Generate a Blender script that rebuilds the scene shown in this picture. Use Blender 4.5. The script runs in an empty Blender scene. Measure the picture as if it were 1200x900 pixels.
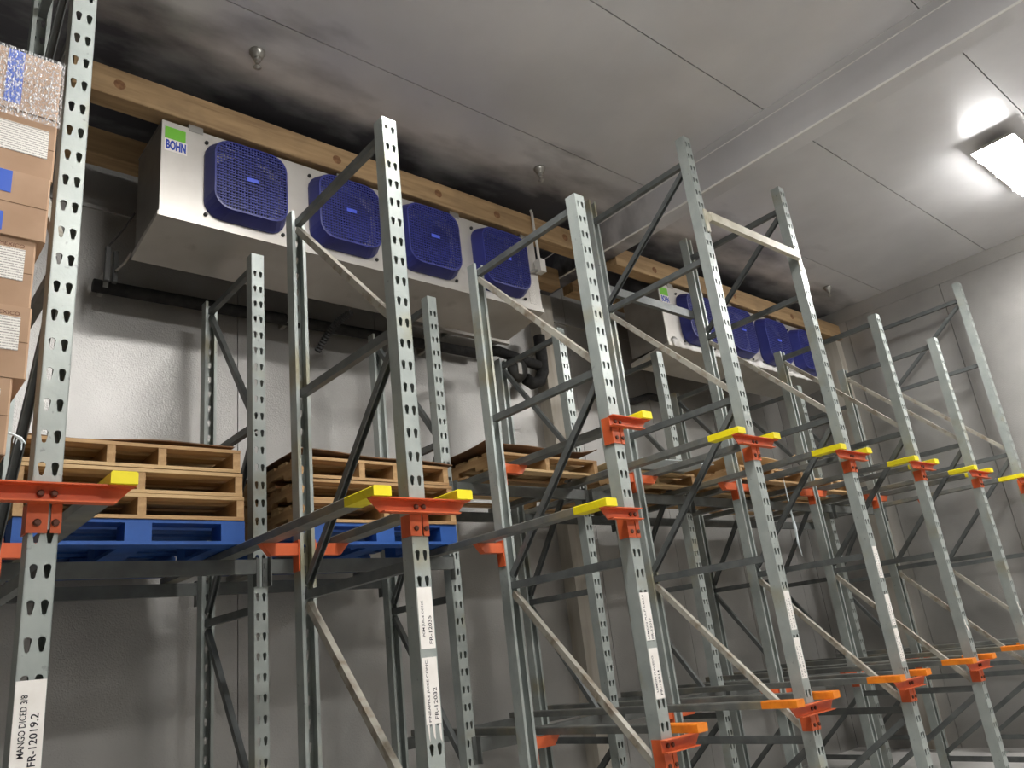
import bpy, bmesh, math, random
from mathutils import Vector, Matrix, Euler
from mathutils.geometry import tessellate_polygon

random.seed(7)
scn = bpy.context.scene
col = scn.collection
R = math.radians

# ------------------------------------------------------------------ camera
CZ = 1.5                                   # camera height above the floor
cam_d = bpy.data.cameras.new('camera')
cam_d.sensor_width = 36.0
cam_d.lens = 925.18 / 1200.0 * 36.0
cam_d.clip_start = 0.05
cam = bpy.data.objects.new('camera', cam_d)
col.objects.link(cam)
right = Vector((0.75850309, -0.64182613, -0.11283738))
down = Vector((0.12905326, 0.31766315, -0.93938032))
fwd = Vector((0.63876311, 0.69796085, 0.32377824))
cam.matrix_world = Matrix(((right.x, -down.x, -fwd.x, 0),
                           (right.y, -down.y, -fwd.y, 0),
                           (right.z, -down.z, -fwd.z, CZ),
                           (0, 0, 0, 1)))
scn.camera = cam

# ------------------------------------------------------------------ world, exposure
w = bpy.data.worlds.new('world')
scn.world = w
w.use_nodes = True
w.node_tree.nodes['Background'].inputs[0].default_value = (0.5, 0.52, 0.55, 1)
w.node_tree.nodes['Background'].inputs[1].default_value = 0.02
scn.view_settings.view_transform = 'Standard'
scn.view_settings.look = 'None'
scn.view_settings.gamma = 1.0
scn.view_settings.exposure = 0.5
scn.view_settings.use_curve_mapping = False
LAMP = 80.0                                # emission of the lamp lenses

# ------------------------------------------------------------------ main dimensions (metres, z measured from the camera)
XL, XR = -6.0, 9.8                          # side walls
YF, YB = -5.5, 5.35                         # wall behind the camera, back wall
ZC = 3.78                                   # ceiling
YP = 2.646                                  # front face of the front posts
PW, PD = 0.079, 0.075                       # post face width and flange depth
CX = dict(zip('ABCDEFGH', (0.4945, 1.825, 3.132, 4.432, 5.712, 6.937, 8.200, 9.490)))
TALL, SHORT = 3.43, 2.516
YR = 3.69                                   # outer face of the rear post, front frames
Y2, Y2R = 4.17, 5.0                         # rear frames


# ================================================================== helpers
def srgb(r, g, b):
    def f(c):
        c /= 255.0
        return c / 12.92 if c <= 0.04045 else ((c + 0.055) / 1.055) ** 2.4
    return (f(r), f(g), f(b), 1)


MATS = {}


def mat(name, c, rough=0.5, metal=0.0, c2=None, scale=6.0, detail=5.0, lo=0.4, hi=0.65, bump=0.0, bscale=60.0,
        stretch=(1, 1, 1), spec=None, coords='Object'):
    m = bpy.data.materials.new(name)
    m.use_nodes = True
    nt = m.node_tree
    b = nt.nodes['Principled BSDF']
    b.inputs['Base Color'].default_value = c
    b.inputs['Roughness'].default_value = rough
    b.inputs['Metallic'].default_value = metal
    if spec is not None:
        b.inputs['Specular IOR Level'].default_value = spec
    tc = nt.nodes.new('ShaderNodeTexCoord')
    mp = nt.nodes.new('ShaderNodeMapping')
    mp.inputs['Scale'].default_value = stretch
    nt.links.new(tc.outputs[coords], mp.inputs['Vector'])
    if c2 is not None:
        n = nt.nodes.new('ShaderNodeTexNoise')
        n.inputs['Scale'].default_value = scale
        n.inputs['Detail'].default_value = detail
        nt.links.new(mp.outputs['Vector'], n.inputs['Vector'])
        r = nt.nodes.new('ShaderNodeValToRGB')
        r.color_ramp.elements[0].position = lo
        r.color_ramp.elements[0].color = c
        r.color_ramp.elements[1].position = hi
        r.color_ramp.elements[1].color = c2
        nt.links.new(n.outputs['Fac'], r.inputs['Fac'])
        nt.links.new(r.outputs['Color'], b.inputs['Base Color'])
    if bump:
        n2 = nt.nodes.new('ShaderNodeTexNoise')
        n2.inputs['Scale'].default_value = bscale
        n2.inputs['Detail'].default_value = 3
        nt.links.new(mp.outputs['Vector'], n2.inputs['Vector'])
        bp = nt.nodes.new('ShaderNodeBump')
        bp.inputs['Strength'].default_value = bump
        bp.inputs['Distance'].default_value = 0.004
        nt.links.new(n2.outputs['Fac'], bp.inputs['Height'])
        nt.links.new(bp.outputs['Normal'], b.inputs['Normal'])
    MATS[name] = m
    return m


def me(name, verts, faces, m=None, smooth=False):
    d = bpy.data.meshes.new(name)
    d.from_pydata([tuple(v) for v in verts], [], faces)
    d.update()
    bm = bmesh.new()
    bm.from_mesh(d)
    bmesh.ops.recalc_face_normals(bm, faces=bm.faces)
    bm.to_mesh(d)
    bm.free()
    if smooth:
        for p in d.polygons:
            p.use_smooth = True
    if m:
        d.materials.append(m)
    return d


class MB:
    """collects shapes for one mesh"""

    def __init__(self):
        self.v, self.f = [], []

    def add(self, v, f):
        o = len(self.v)
        self.v += [tuple(p) for p in v]
        self.f += [tuple(i + o for i in q) for q in f]
        return self

    def box(self, x0, x1, y0, y1, z0, z1):
        return self.add([(x0, y0, z0), (x1, y0, z0), (x1, y1, z0), (x0, y1, z0), (x0, y0, z1), (x1, y0, z1), (x1, y1, z1), (x0, y1, z1)],
                        [(0, 3, 2, 1), (4, 5, 6, 7), (0, 1, 5, 4), (1, 2, 6, 5), (2, 3, 7, 6), (3, 0, 4, 7)])

    def loft(self, rings, cap=True):
        """rings: list of equal-length point lists"""
        n = len(rings[0])
        v = [p for r in rings for p in r]
        f = []
        for k in range(len(rings) - 1):
            for i in range(n):
                j = (i + 1) % n
                f.append((k * n + i, k * n + j, (k + 1) * n + j, (k + 1) * n + i))
        if cap:
            f.append(tuple(range(n - 1, -1, -1)))
            f.append(tuple((len(rings) - 1) * n + i for i in range(n)))
        return self.add(v, f)

    def tube(self, pts, r, n=10, cap=True):
        pts = [Vector(p) for p in pts]
        rings = []
        up = None
        for i, p in enumerate(pts):
            a = pts[max(i - 1, 0)]
            b = pts[min(i + 1, len(pts) - 1)]
            t = (b - a).normalized()
            if up is None:
                up = Vector((0, 0, 1)) if abs(t.z) < 0.9 else Vector((1, 0, 0))
            s = t.cross(up).normalized()
            up = s.cross(t).normalized()
            rr = r[i] if isinstance(r, (list, tuple)) else r
            rings.append([p + s * (rr * math.cos(2 * math.pi * k / n)) + up * (rr * math.sin(2 * math.pi * k / n)) for k in range(n)])
        return self.loft(rings, cap)

    def lathe(self, prof, axis='z', o=(0, 0, 0), n=16):
        rings = []
        for (r, h) in prof:
            ring = []
            for k in range(n):
                a = 2 * math.pi * k / n
                c, s = r * math.cos(a), r * math.sin(a)
                p = {'z': (c, s, h), 'y': (c, h, s), 'x': (h, c, s)}[axis]
                ring.append((p[0] + o[0], p[1] + o[1], p[2] + o[2]))
            rings.append(ring)
        return self.loft(rings, True)

    def bar(self, a, b, wx, wn, side=Vector((1, 0, 0))):
        """rectangular bar from a to b, wx across 'side', wn across the third axis"""
        a, b = Vector(a), Vector(b)
        t = (b - a).normalized()
        s = (side - t * side.dot(t)).normalized()
        n = s.cross(t)
        ring = lambda p: [p + s * (sx * wx / 2) + n * (sn * wn / 2) for sx, sn in ((-1, -1), (1, -1), (1, 1), (-1, 1))]
        return self.loft([ring(a), ring(b)])

    def channel(self, a, b, wx, wn, th=0.004, side=Vector((1, 0, 0)), flip=1):
        """U channel from a to b; the web is on the +n side, open on the other"""
        a, b = Vector(a), Vector(b)
        t = (b - a).normalized()
        s = (side - t * side.dot(t)).normalized()
        n = s.cross(t) * flip
        h, q = wx / 2, wn / 2
        prof = [(-h, -q), (-h, q), (h, q), (h, -q), (h - th, -q), (h - th, q - th), (-h + th, q - th), (-h + th, -q)]
        r = lambda p: [p + s * x + n * y for x, y in prof]
        A, B = r(a), r(b)
        o = len(self.v)
        self.loft([A, B], cap=False)
        for base in (o, o + 8):
            for q4 in ((0, 1, 6, 7), (1, 2, 5, 6), (2, 3, 4, 5)):
                self.f.append(tuple(base + i for i in q4))
        return self

    def mesh(self, name, m, smooth=False):
        return me(name, self.v, self.f, m, smooth)


def link(name, mesh, parent=None, loc=(0, 0, 0), rot=(0, 0, 0)):
    o = bpy.data.objects.new(name, mesh)
    col.objects.link(o)
    o.location = loc
    o.rotation_euler = rot
    if parent is not None:
        o.parent = parent
    return o


def tag(o, label=None, cat=None, group=None, kind=None):
    if label:
        o['label'] = label
    if cat:
        o['category'] = cat
    if group:
        o['group'] = group
    if kind:
        o['kind'] = kind
    return o


def thing(name, label, cat, loc=(0, 0, 0), group=None, rot=(0, 0, 0)):
    return tag(link(name, None, None, loc, rot), label, cat, group)


def text_mesh(body, m, height, length=None, offset=0.0, depth=0.0004):
    """mesh of a line of text in the xy plane, origin at its lower left, scaled to height (and length)"""
    c = bpy.data.curves.new('t', 'FONT')
    c.body = body
    c.offset = offset
    c.extrude = 0.0
    c.resolution_u = 3
    o = bpy.data.objects.new('t', c)
    col.objects.link(o)
    dg = bpy.context.evaluated_depsgraph_get()
    d = bpy.data.meshes.new_from_object(o.evaluated_get(dg))
    bpy.data.objects.remove(o)
    bpy.data.curves.remove(c)
    xs = [v.co.x for v in d.vertices]
    ys = [v.co.y for v in d.vertices]
    x0, y0 = min(xs), min(ys)
    s = height / (max(ys) - y0)
    sx = s if length is None else length / (max(xs) - x0)
    for v in d.vertices:
        v.co = Vector(((v.co.x - x0) * sx, (v.co.y - y0) * s, 0))
    d.materials.clear()
    d.materials.append(m)
    d.name = 'lettering'
    return d


# ================================================================== materials
M = MATS
mat('post_grey', srgb(156, 163, 159), 0.36, 0.25, srgb(172, 178, 173), 9, 6, 0.35, 0.7, 0.08, 90)
mat('brace_grey', srgb(90, 94, 93), 0.42, 0.2, srgb(108, 111, 109), 12, 6, 0.35, 0.7, 0.08, 90)
mat('brace_worn', srgb(168, 164, 152), 0.55, 0.1, srgb(122, 108, 88), 14, 8, 0.5, 0.72, 0.15, 60)
mat('tie_cream', srgb(196, 192, 175), 0.5, 0.05, srgb(176, 170, 150), 10, 5)
mat('rail_grey', srgb(102, 104, 101), 0.42, 0.25, srgb(130, 130, 123), 7, 8, 0.4, 0.7, 0.1, 70)
mat('beam_grey', srgb(104, 107, 104), 0.45, 0.15, srgb(88, 90, 87), 7, 6)
mat('orange', srgb(206, 94, 48), 0.45, 0.0, srgb(182, 78, 40), 10, 6, 0.45, 0.8)
mat('orange_tip', srgb(236, 136, 30), 0.5, 0.0, srgb(214, 112, 24), 14, 6)
mat('yellow', srgb(232, 214, 20), 0.5, 0.0, srgb(205, 184, 18), 16, 6, 0.5, 0.8)
mat('bolt', srgb(96, 60, 46), 0.5, 0.4)
mat('steel', srgb(176, 174, 168), 0.35, 0.8)
mat('dark_steel', srgb(70, 70, 68), 0.5, 0.5)
mat('wood', srgb(184, 150, 106), 0.75, 0, srgb(150, 114, 74), 5, 6, 0.35, 0.7, 0.15, 40, (0.6, 6, 6))
mat('wood_y', srgb(184, 150, 106), 0.75, 0, srgb(150, 114, 74), 5, 6, 0.35, 0.7, 0.15, 40, (6, 0.6, 6))
mat('wood_pale', srgb(204, 174, 128), 0.75, 0, srgb(172, 138, 94), 5, 6, 0.35, 0.7, 0.15, 40, (0.6, 6, 6))
mat('blue_paint', srgb(30, 80, 154), 0.6, 0, srgb(24, 64, 126), 6, 6, 0.4, 0.75, 0.1, 60)
mat('cardboard', srgb(180, 148, 120), 0.8, 0, srgb(164, 132, 104), 5, 4, 0.35, 0.7)
mat('cardboard_dark', srgb(126, 92, 62), 0.85, 0, srgb(98, 72, 50), 6, 5)
mat('cardboard_pale', srgb(218, 188, 142), 0.8, 0, srgb(204, 170, 124), 5, 4)
mat('slip_sheet', srgb(214, 224, 226), 0.5)
mat('sheet_blue', srgb(120, 178, 200), 0.5)
mat('fan_blue', srgb(44, 50, 122), 0.42, 0, srgb(38, 42, 106), 5, 3)
mat('badge_blue', srgb(74, 92, 206), 0.4)
mat('paper', srgb(238, 234, 228), 0.6, 0, srgb(226, 220, 212), 12, 4, 0.4, 0.7)
mat('ink', srgb(34, 32, 40), 0.7)
mat('ink_blue', srgb(20, 62, 170), 0.5)
mat('green', srgb(112, 190, 48), 0.5)
mat('tape_blue', srgb(40, 86, 190), 0.4)
mat('black_foam', srgb(34, 34, 35), 0.8, 0, srgb(52, 51, 50), 20, 5, bump=0.4, bscale=50)
mat('fan_dark', srgb(30, 31, 38), 0.5, 0.2)
mat('white_pvc', srgb(196, 192, 184), 0.4)
mat('concrete', srgb(196, 194, 190), 0.5, 0, srgb(180, 178, 174), 1.5, 8)
mat('frost', srgb(226, 224, 220), 0.6, 0, srgb(204, 200, 195), 12, 5, bump=0.5, bscale=30)
mat('highlight_white', srgb(244, 242, 238), 0.4)  # near-white paint for the highlights on the ceiling beam's edges
mat('seam', srgb(52, 50, 48), 0.8)
mat('column_white', srgb(186, 180, 168), 0.55, 0.1, srgb(160, 150, 134), 3, 8, 0.45, 0.75, 0.05, 60, (3, 3, 0.5))
mat('cooler_metal', srgb(206, 202, 195), 0.38, 0.55, srgb(190, 185, 177), 2.5, 6, 0.4, 0.7, 0.05, 30)
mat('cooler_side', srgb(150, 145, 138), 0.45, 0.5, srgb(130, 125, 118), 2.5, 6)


def add_scuffs(m, colour, scale, lo, hi, amount):
    """patchy scuff marks mixed over a material's colour"""
    nt = m.node_tree
    b = nt.nodes['Principled BSDF']
    src = b.inputs['Base Color'].links[0].from_socket
    g = nt.nodes.new('ShaderNodeNewGeometry')
    n = nt.nodes.new('ShaderNodeTexNoise')
    n.inputs['Scale'].default_value = scale
    n.inputs['Detail'].default_value = 6
    nt.links.new(g.outputs['Position'], n.inputs['Vector'])
    r = nt.nodes.new('ShaderNodeValToRGB')
    r.color_ramp.elements[0].position = lo
    r.color_ramp.elements[0].color = (0, 0, 0, 1)
    r.color_ramp.elements[1].position = hi
    r.color_ramp.elements[1].color = (amount, amount, amount, 1)
    nt.links.new(n.outputs['Fac'], r.inputs['Fac'])
    mx = nt.nodes.new('ShaderNodeMixRGB')
    nt.links.new(r.outputs['Color'], mx.inputs['Fac'])
    nt.links.new(src, mx.inputs['Color1'])
    mx.inputs['Color2'].default_value = colour
    nt.links.new(mx.outputs['Color'], b.inputs['Base Color'])


add_scuffs(M['post_grey'], srgb(146, 132, 84), 2.6, 0.58, 0.72, 0.6)
add_scuffs(M['post_grey'], srgb(70, 72, 70), 38.0, 0.66, 0.76, 0.5)
add_scuffs(M['rail_grey'], srgb(150, 138, 112), 3.2, 0.52, 0.68, 0.6)
add_scuffs(M['brace_worn'], srgb(96, 72, 48), 6.0, 0.55, 0.72, 0.7)
add_scuffs(M['cooler_metal'], srgb(120, 112, 100), 5.0, 0.62, 0.78, 0.4)


def panel_material(name, c, c2, rough, metal, bstr, bsc, stains=None):
    """embossed metal sheet; optional stain: (axis, start, end, colour)"""
    m = bpy.data.materials.new(name)
    m.use_nodes = True
    nt = m.node_tree
    L = nt.links.new
    b = nt.nodes['Principled BSDF']
    b.inputs['Roughness'].default_value = rough
    b.inputs['Metallic'].default_value = metal
    g = nt.nodes.new('ShaderNodeNewGeometry')

    def noise(sc, det, stretch=None):
        n = nt.nodes.new('ShaderNodeTexNoise')
        n.inputs['Scale'].default_value = sc
        n.inputs['Detail'].default_value = det
        if stretch:
            mp = nt.nodes.new('ShaderNodeMapping')
            mp.inputs['Scale'].default_value = stretch
            L(g.outputs['Position'], mp.inputs['Vector'])
            L(mp.outputs['Vector'], n.inputs['Vector'])
        else:
            L(g.outputs['Position'], n.inputs['Vector'])
        return n

    def ramp(src, p0, p1, c0=(0, 0, 0, 1), c1=(1, 1, 1, 1)):
        r = nt.nodes.new('ShaderNodeValToRGB')
        r.color_ramp.elements[0].position = p0
        r.color_ramp.elements[1].position = p1
        r.color_ramp.elements[0].color = c0
        r.color_ramp.elements[1].color = c1
        L(src, r.inputs['Fac'])
        return r
    r = ramp(noise(1.3, 8).outputs['Fac'], 0.35, 0.7, c, c2)
    out = r.outputs['Color']
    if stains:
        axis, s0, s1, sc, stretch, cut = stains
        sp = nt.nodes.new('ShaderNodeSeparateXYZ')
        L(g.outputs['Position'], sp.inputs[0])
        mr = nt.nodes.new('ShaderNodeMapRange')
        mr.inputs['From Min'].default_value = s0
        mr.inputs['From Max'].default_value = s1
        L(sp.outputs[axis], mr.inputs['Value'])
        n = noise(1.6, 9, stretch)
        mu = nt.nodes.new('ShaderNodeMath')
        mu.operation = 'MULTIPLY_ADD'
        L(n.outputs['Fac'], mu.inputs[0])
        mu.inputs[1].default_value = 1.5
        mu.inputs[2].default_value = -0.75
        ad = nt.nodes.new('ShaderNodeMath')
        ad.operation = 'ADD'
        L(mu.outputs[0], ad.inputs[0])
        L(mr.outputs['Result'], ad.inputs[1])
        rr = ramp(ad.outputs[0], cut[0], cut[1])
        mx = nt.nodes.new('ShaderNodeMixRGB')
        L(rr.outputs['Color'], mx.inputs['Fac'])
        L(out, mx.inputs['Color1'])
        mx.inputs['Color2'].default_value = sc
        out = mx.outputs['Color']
    L(out, b.inputs['Base Color'])
    n2 = noise(bsc, 2)
    bp = nt.nodes.new('ShaderNodeBump')
    bp.inputs['Strength'].default_value = bstr
    bp.inputs['Distance'].default_value = 0.003
    L(n2.outputs['Fac'], bp.inputs['Height'])
    L(bp.outputs['Normal'], b.inputs['Normal'])
    MATS[name] = m
    return m


panel_material('wall_sheet', srgb(182, 180, 176), srgb(158, 156, 152), 0.38, 0.5, 0.9, 110)
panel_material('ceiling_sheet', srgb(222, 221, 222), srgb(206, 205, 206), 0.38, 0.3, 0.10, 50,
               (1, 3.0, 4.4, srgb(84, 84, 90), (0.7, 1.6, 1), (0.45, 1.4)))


def wood_beam_material():
    m = bpy.data.materials.new('timber')
    m.use_nodes = True
    nt = m.node_tree
    L = nt.links.new
    b = nt.nodes['Principled BSDF']
    b.inputs['Roughness'].default_value = 0.75
    g = nt.nodes.new('ShaderNodeNewGeometry')
    mp = nt.nodes.new('ShaderNodeMapping')
    mp.inputs['Scale'].default_value = (0.9, 10, 10)
    L(g.outputs['Position'], mp.inputs['Vector'])
    n = nt.nodes.new('ShaderNodeTexNoise')
    n.inputs['Scale'].default_value = 2.2
    n.inputs['Detail'].default_value = 8
    n.inputs['Distortion'].default_value = 0.6
    L(mp.outputs['Vector'], n.inputs['Vector'])
    r = nt.nodes.new('ShaderNodeValToRGB')
    r.color_ramp.elements[0].position = 0.3
    r.color_ramp.elements[0].color = srgb(146, 118, 84)
    r.color_ramp.elements[1].position = 0.65
    r.color_ramp.elements[1].color = srgb(178, 148, 108)
    L(n.outputs['Fac'], r.inputs['Fac'])
    # grey dirt
    n3 = nt.nodes.new('ShaderNodeTexNoise')
    n3.inputs['Scale'].default_value = 3.0
    n3.inputs['Detail'].default_value = 8
    L(g.outputs['Position'], n3.inputs['Vector'])
    r3 = nt.nodes.new('ShaderNodeValToRGB')
    r3.color_ramp.elements[0].position = 0.55
    r3.color_ramp.elements[0].color = (0, 0, 0, 1)
    r3.color_ramp.elements[1].position = 0.8
    r3.color_ramp.elements[1].color = (0.7, 0.7, 0.7, 1)
    L(n3.outputs['Fac'], r3.inputs['Fac'])
    mx2 = nt.nodes.new('ShaderNodeMixRGB')
    L(r3.outputs['Color'], mx2.inputs['Fac'])
    L(r.outputs['Color'], mx2.inputs['Color1'])
    mx2.inputs['Color2'].default_value = srgb(120, 100, 76)
    L(mx2.outputs['Color'], b.inputs['Base Color'])
    bp = nt.nodes.new('ShaderNodeBump')
    bp.inputs['Strength'].default_value = 0.2
    bp.inputs['Distance'].default_value = 0.004
    L(n.outputs['Fac'], bp.inputs['Height'])
    L(bp.outputs['Normal'], b.inputs['Normal'])
    MATS['timber'] = m


wood_beam_material()
mat('knot', srgb(112, 76, 48), 0.75, 0, srgb(146, 106, 70), 30, 4)


def print_material():
    """paper with rows of fine illegible print (flat print on cartons)"""
    m = bpy.data.materials.new('fine_print')
    m.use_nodes = True
    nt = m.node_tree
    L = nt.links.new
    b = nt.nodes['Principled BSDF']
    b.inputs['Roughness'].default_value = 0.5
    tc = nt.nodes.new('ShaderNodeTexCoord')
    sp = nt.nodes.new('ShaderNodeSeparateXYZ')
    L(tc.outputs['Object'], sp.inputs[0])
    a = nt.nodes.new('ShaderNodeMath')
    a.operation = 'MULTIPLY'
    a.inputs[1].default_value = 120.0
    L(sp.outputs['Z'], a.inputs[0])
    fr = nt.nodes.new('ShaderNodeMath')
    fr.operation = 'FRACT'
    L(a.outputs[0], fr.inputs[0])
    lt = nt.nodes.new('ShaderNodeMath')
    lt.operation = 'LESS_THAN'
    lt.inputs[1].default_value = 0.42
    L(fr.outputs[0], lt.inputs[0])
    mp = nt.nodes.new('ShaderNodeMapping')
    mp.inputs['Scale'].default_value = (300, 1, 120)
    L(tc.outputs['Object'], mp.inputs['Vector'])
    n = nt.nodes.new('ShaderNodeTexNoise')
    n.inputs['Scale'].default_value = 1
    n.inputs['Detail'].default_value = 1
    L(mp.outputs['Vector'], n.inputs['Vector'])
    gt = nt.nodes.new('ShaderNodeMath')
    gt.operation = 'GREATER_THAN'
    gt.inputs[1].default_value = 0.42
    L(n.outputs['Fac'], gt.inputs[0])
    mu = nt.nodes.new('ShaderNodeMath')
    mu.operation = 'MULTIPLY'
    L(lt.outputs[0], mu.inputs[0])
    L(gt.outputs[0], mu.inputs[1])
    mx = nt.nodes.new('ShaderNodeMixRGB')
    L(mu.outputs[0], mx.inputs['Fac'])
    mx.inputs['Color1'].default_value = srgb(226, 222, 214)
    mx.inputs['Color2'].default_value = srgb(160, 154, 148)
    L(mx.outputs['Color'], b.inputs['Base Color'])
    MATS['fine_print'] = m


print_material()


def film_material():
    m = bpy.data.materials.new('stretch_film')
    m.use_nodes = True
    nt = m.node_tree
    L = nt.links.new
    out = nt.nodes['Material Output']
    nt.nodes.remove(nt.nodes['Principled BSDF'])
    tr = nt.nodes.new('ShaderNodeBsdfTransparent')
    df = nt.nodes.new('ShaderNodeBsdfDiffuse')
    df.inputs['Color'].default_value = (0.85, 0.85, 0.85, 1)
    gl = nt.nodes.new('ShaderNodeBsdfGlossy')
    gl.inputs['Roughness'].default_value = 0.25
    g = nt.nodes.new('ShaderNodeNewGeometry')
    mp = nt.nodes.new('ShaderNodeMapping')
    mp.inputs['Scale'].default_value = (1.6, 1.6, 0.8)
    L(g.outputs['Position'], mp.inputs['Vector'])
    n = nt.nodes.new('ShaderNodeTexNoise')
    n.inputs['Scale'].default_value = 120
    n.inputs['Detail'].default_value = 3
    L(mp.outputs['Vector'], n.inputs['Vector'])
    bp = nt.nodes.new('ShaderNodeBump')
    bp.inputs['Strength'].default_value = 1.0
    bp.inputs['Distance'].default_value = 0.012
    L(n.outputs['Fac'], bp.inputs['Height'])
    L(bp.outputs['Normal'], gl.inputs['Normal'])
    L(bp.outputs['Normal'], df.inputs['Normal'])
    r = nt.nodes.new('ShaderNodeValToRGB')
    r.color_ramp.elements[0].position = 0.42
    r.color_ramp.elements[0].color = (0, 0, 0, 1)
    r.color_ramp.elements[1].position = 0.7
    r.color_ramp.elements[1].color = (0.75, 0.75, 0.75, 1)
    L(n.outputs['Fac'], r.inputs['Fac'])
    m1 = nt.nodes.new('ShaderNodeMixShader')
    L(r.outputs['Color'], m1.inputs['Fac'])
    L(tr.outputs[0], m1.inputs[1])
    L(df.outputs[0], m1.inputs[2])
    m2 = nt.nodes.new('ShaderNodeMixShader')
    m2.inputs['Fac'].default_value = 0.12
    L(m1.outputs[0], m2.inputs[1])
    L(gl.outputs[0], m2.inputs[2])
    L(m2.outputs[0], out.inputs['Surface'])
    MATS['stretch_film'] = m


film_material()


def emitter(name, c, s):
    m = bpy.data.materials.new(name)
    m.use_nodes = True
    b = m.node_tree.nodes['Principled BSDF']
    b.inputs['Base Color'].default_value = (0.8, 0.8, 0.8, 1)
    b.inputs['Emission Color'].default_value = c
    b.inputs['Emission Strength'].default_value = s
    MATS[name] = m


emitter('lamp_lens', (1.0, 0.985, 0.965, 1), LAMP)


# ================================================================== the setting
def wz(z):                                   # camera-relative height -> world
    return z + CZ


def bx(x0, x1, y0, y1, z0, z1):              # box in camera-relative coordinates
    return MB().box(x0, x1, y0, y1, wz(z0), wz(z1))


ZF = -CZ
fl = link('floor', bx(XL, XR, YF, YB, ZF - 0.1, ZF).mesh('floor', M['concrete']))
tag(fl, 'smooth pale grey concrete freezer floor under the racks', 'floor', kind='structure')

# ceiling backing and its panels (1.2 m strips along the racks, cut by the steel beam)
BX0, BX1, BH = 5.24, 5.42, 0.30              # boxed steel beam under the ceiling
ceil = tag(link('ceiling', bx(XL, XR, YF, YB, ZC + 0.02, ZC + 0.12).mesh('ceiling', M['seam'])),
           'grey metal panel ceiling stained dark near the timber beams', 'ceiling', kind='structure')
joint = 3.57
ys = [YB]
y = joint
while y > YF:
    ys.append(y)
    y -= 1.212
ys.append(YF)
gap = 0.004
for i in range(len(ys) - 1):
    for (x0, x1) in ((XL, BX0 - 0.02), (BX1 + 0.02, XR)):
        if ys[i] - ys[i + 1] < 0.05:
            continue
        link('ceiling_panel', bx(x0 + gap, x1 - gap, ys[i + 1] + gap, ys[i] - gap, ZC, ZC + 0.025).mesh('ceiling_panel', M['ceiling_sheet']), ceil)

# back wall
wb = tag(link('wall_back', bx(XL, XR + 0.1, YB + 0.02, YB + 0.12, ZF, ZC + 0.1).mesh('wall_back', M['seam'])),
         'embossed grey metal back wall behind the coolers', 'wall', kind='structure')
x = 2.18 - 1.2 * 7
while x < XR:
    a, b = max(x, XL), min(x + 1.2, XR)
    if b - a > 0.03:
        link('wall_panel', bx(a + 0.003, b - 0.003, YB, YB + 0.025, ZF, ZC).mesh('wall_panel', M['wall_sheet']), wb)
    x += 1.2
# right wall
wr = tag(link('wall_right', bx(XR + 0.02, XR + 0.12, YF, YB, ZF, ZC + 0.1).mesh('wall_right', M['seam'])),
         'embossed light grey metal wall at the far end of the rack row', 'wall', kind='structure')
y = 2.95 - 1.2 * 8
while y < YB:
    a, b = max(y, YF), min(y + 1.2, YB)
    if b - a > 0.03:
        link('wall_panel', bx(XR, XR + 0.025, a + 0.003, b - 0.003, ZF, ZC).mesh('wall_panel', M['wall_sheet']), wr)
    y += 1.2
wl = tag(link('wall_left', bx(XL - 0.1, XL, YF, YB, ZF, ZC + 0.1).mesh('wall_left', M['wall_sheet'])),
         'plain grey metal wall at the near end', 'wall', kind='structure')
wf = tag(link('wall_front', bx(XL, XR, YF - 0.1, YF, ZF, ZC + 0.1).mesh('wall_front', M['wall_sheet'])),
         'plain grey metal wall behind the aisle', 'wall', kind='structure')
# trims
t1 = MB()
t1.add([(XR - 0.012, YF, wz(ZC - 0.16)), (XR, YF, wz(ZC - 0.16)), (XR, YF, wz(ZC)), (XR - 0.05, YF, wz(ZC)), (XR - 0.05, YF, wz(ZC - 0.02)),
        (XR - 0.012, YB, wz(ZC - 0.16)), (XR, YB, wz(ZC - 0.16)), (XR, YB, wz(ZC)), (XR - 0.05, YB, wz(ZC)), (XR - 0.05, YB, wz(ZC - 0.02))],
       [(0, 1, 2, 3, 4), (9, 8, 7, 6, 5), (0, 4, 9, 5), (4, 3, 8, 9), (3, 2, 7, 8), (2, 1, 6, 7), (1, 0, 5, 6)])
tag(link('trim_1', t1.mesh('trim_1', M['wall_sheet'])), 'folded metal trim along the top of the right wall', 'trim', kind='structure')
tag(link('trim_2', bx(XL, XR - 0.05, YB - 0.018, YB, 3.27, 3.3).mesh('trim_2', M['wall_sheet'])),
    'thin horizontal metal strip high on the back wall', 'trim', kind='structure')

# boxed steel ceiling beam, its flashing strips, and its column on the back wall
beam = tag(link('trim_3', bx(BX0, BX1, YF, YB - 0.005, ZC - BH, ZC).mesh('beam_casing', M['ceiling_sheet'])),
           'boxed ceiling beam running from the aisle to the back wall', 'ceiling beam', kind='structure')
link('flashing', bx(BX0 - 0.1, BX0, YF, YB - 0.02, ZC - 0.006, ZC + 0.002).mesh('flashing', M['ceiling_sheet']), beam)
link('flashing', bx(BX1, BX1 + 0.1, YF, YB - 0.02, ZC - 0.006, ZC + 0.002).mesh('flashing', M['ceiling_sheet']), beam)
link('edge_highlight', bx(BX0 - 0.006, BX0 + 0.006, YF, YB - 0.02, ZC - BH - 0.006, ZC - BH + 0.006).mesh('edge_highlight', M['highlight_white']), beam)  # painted highlight: white strip for the glint on the folded lower edge
link('edge_highlight', bx(BX0 - 0.006, BX0 + 0.004, YF, YB - 0.02, ZC - 0.012, ZC - 0.002).mesh('edge_highlight', M['highlight_white']), beam)  # same painted glint along the upper edge
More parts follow.
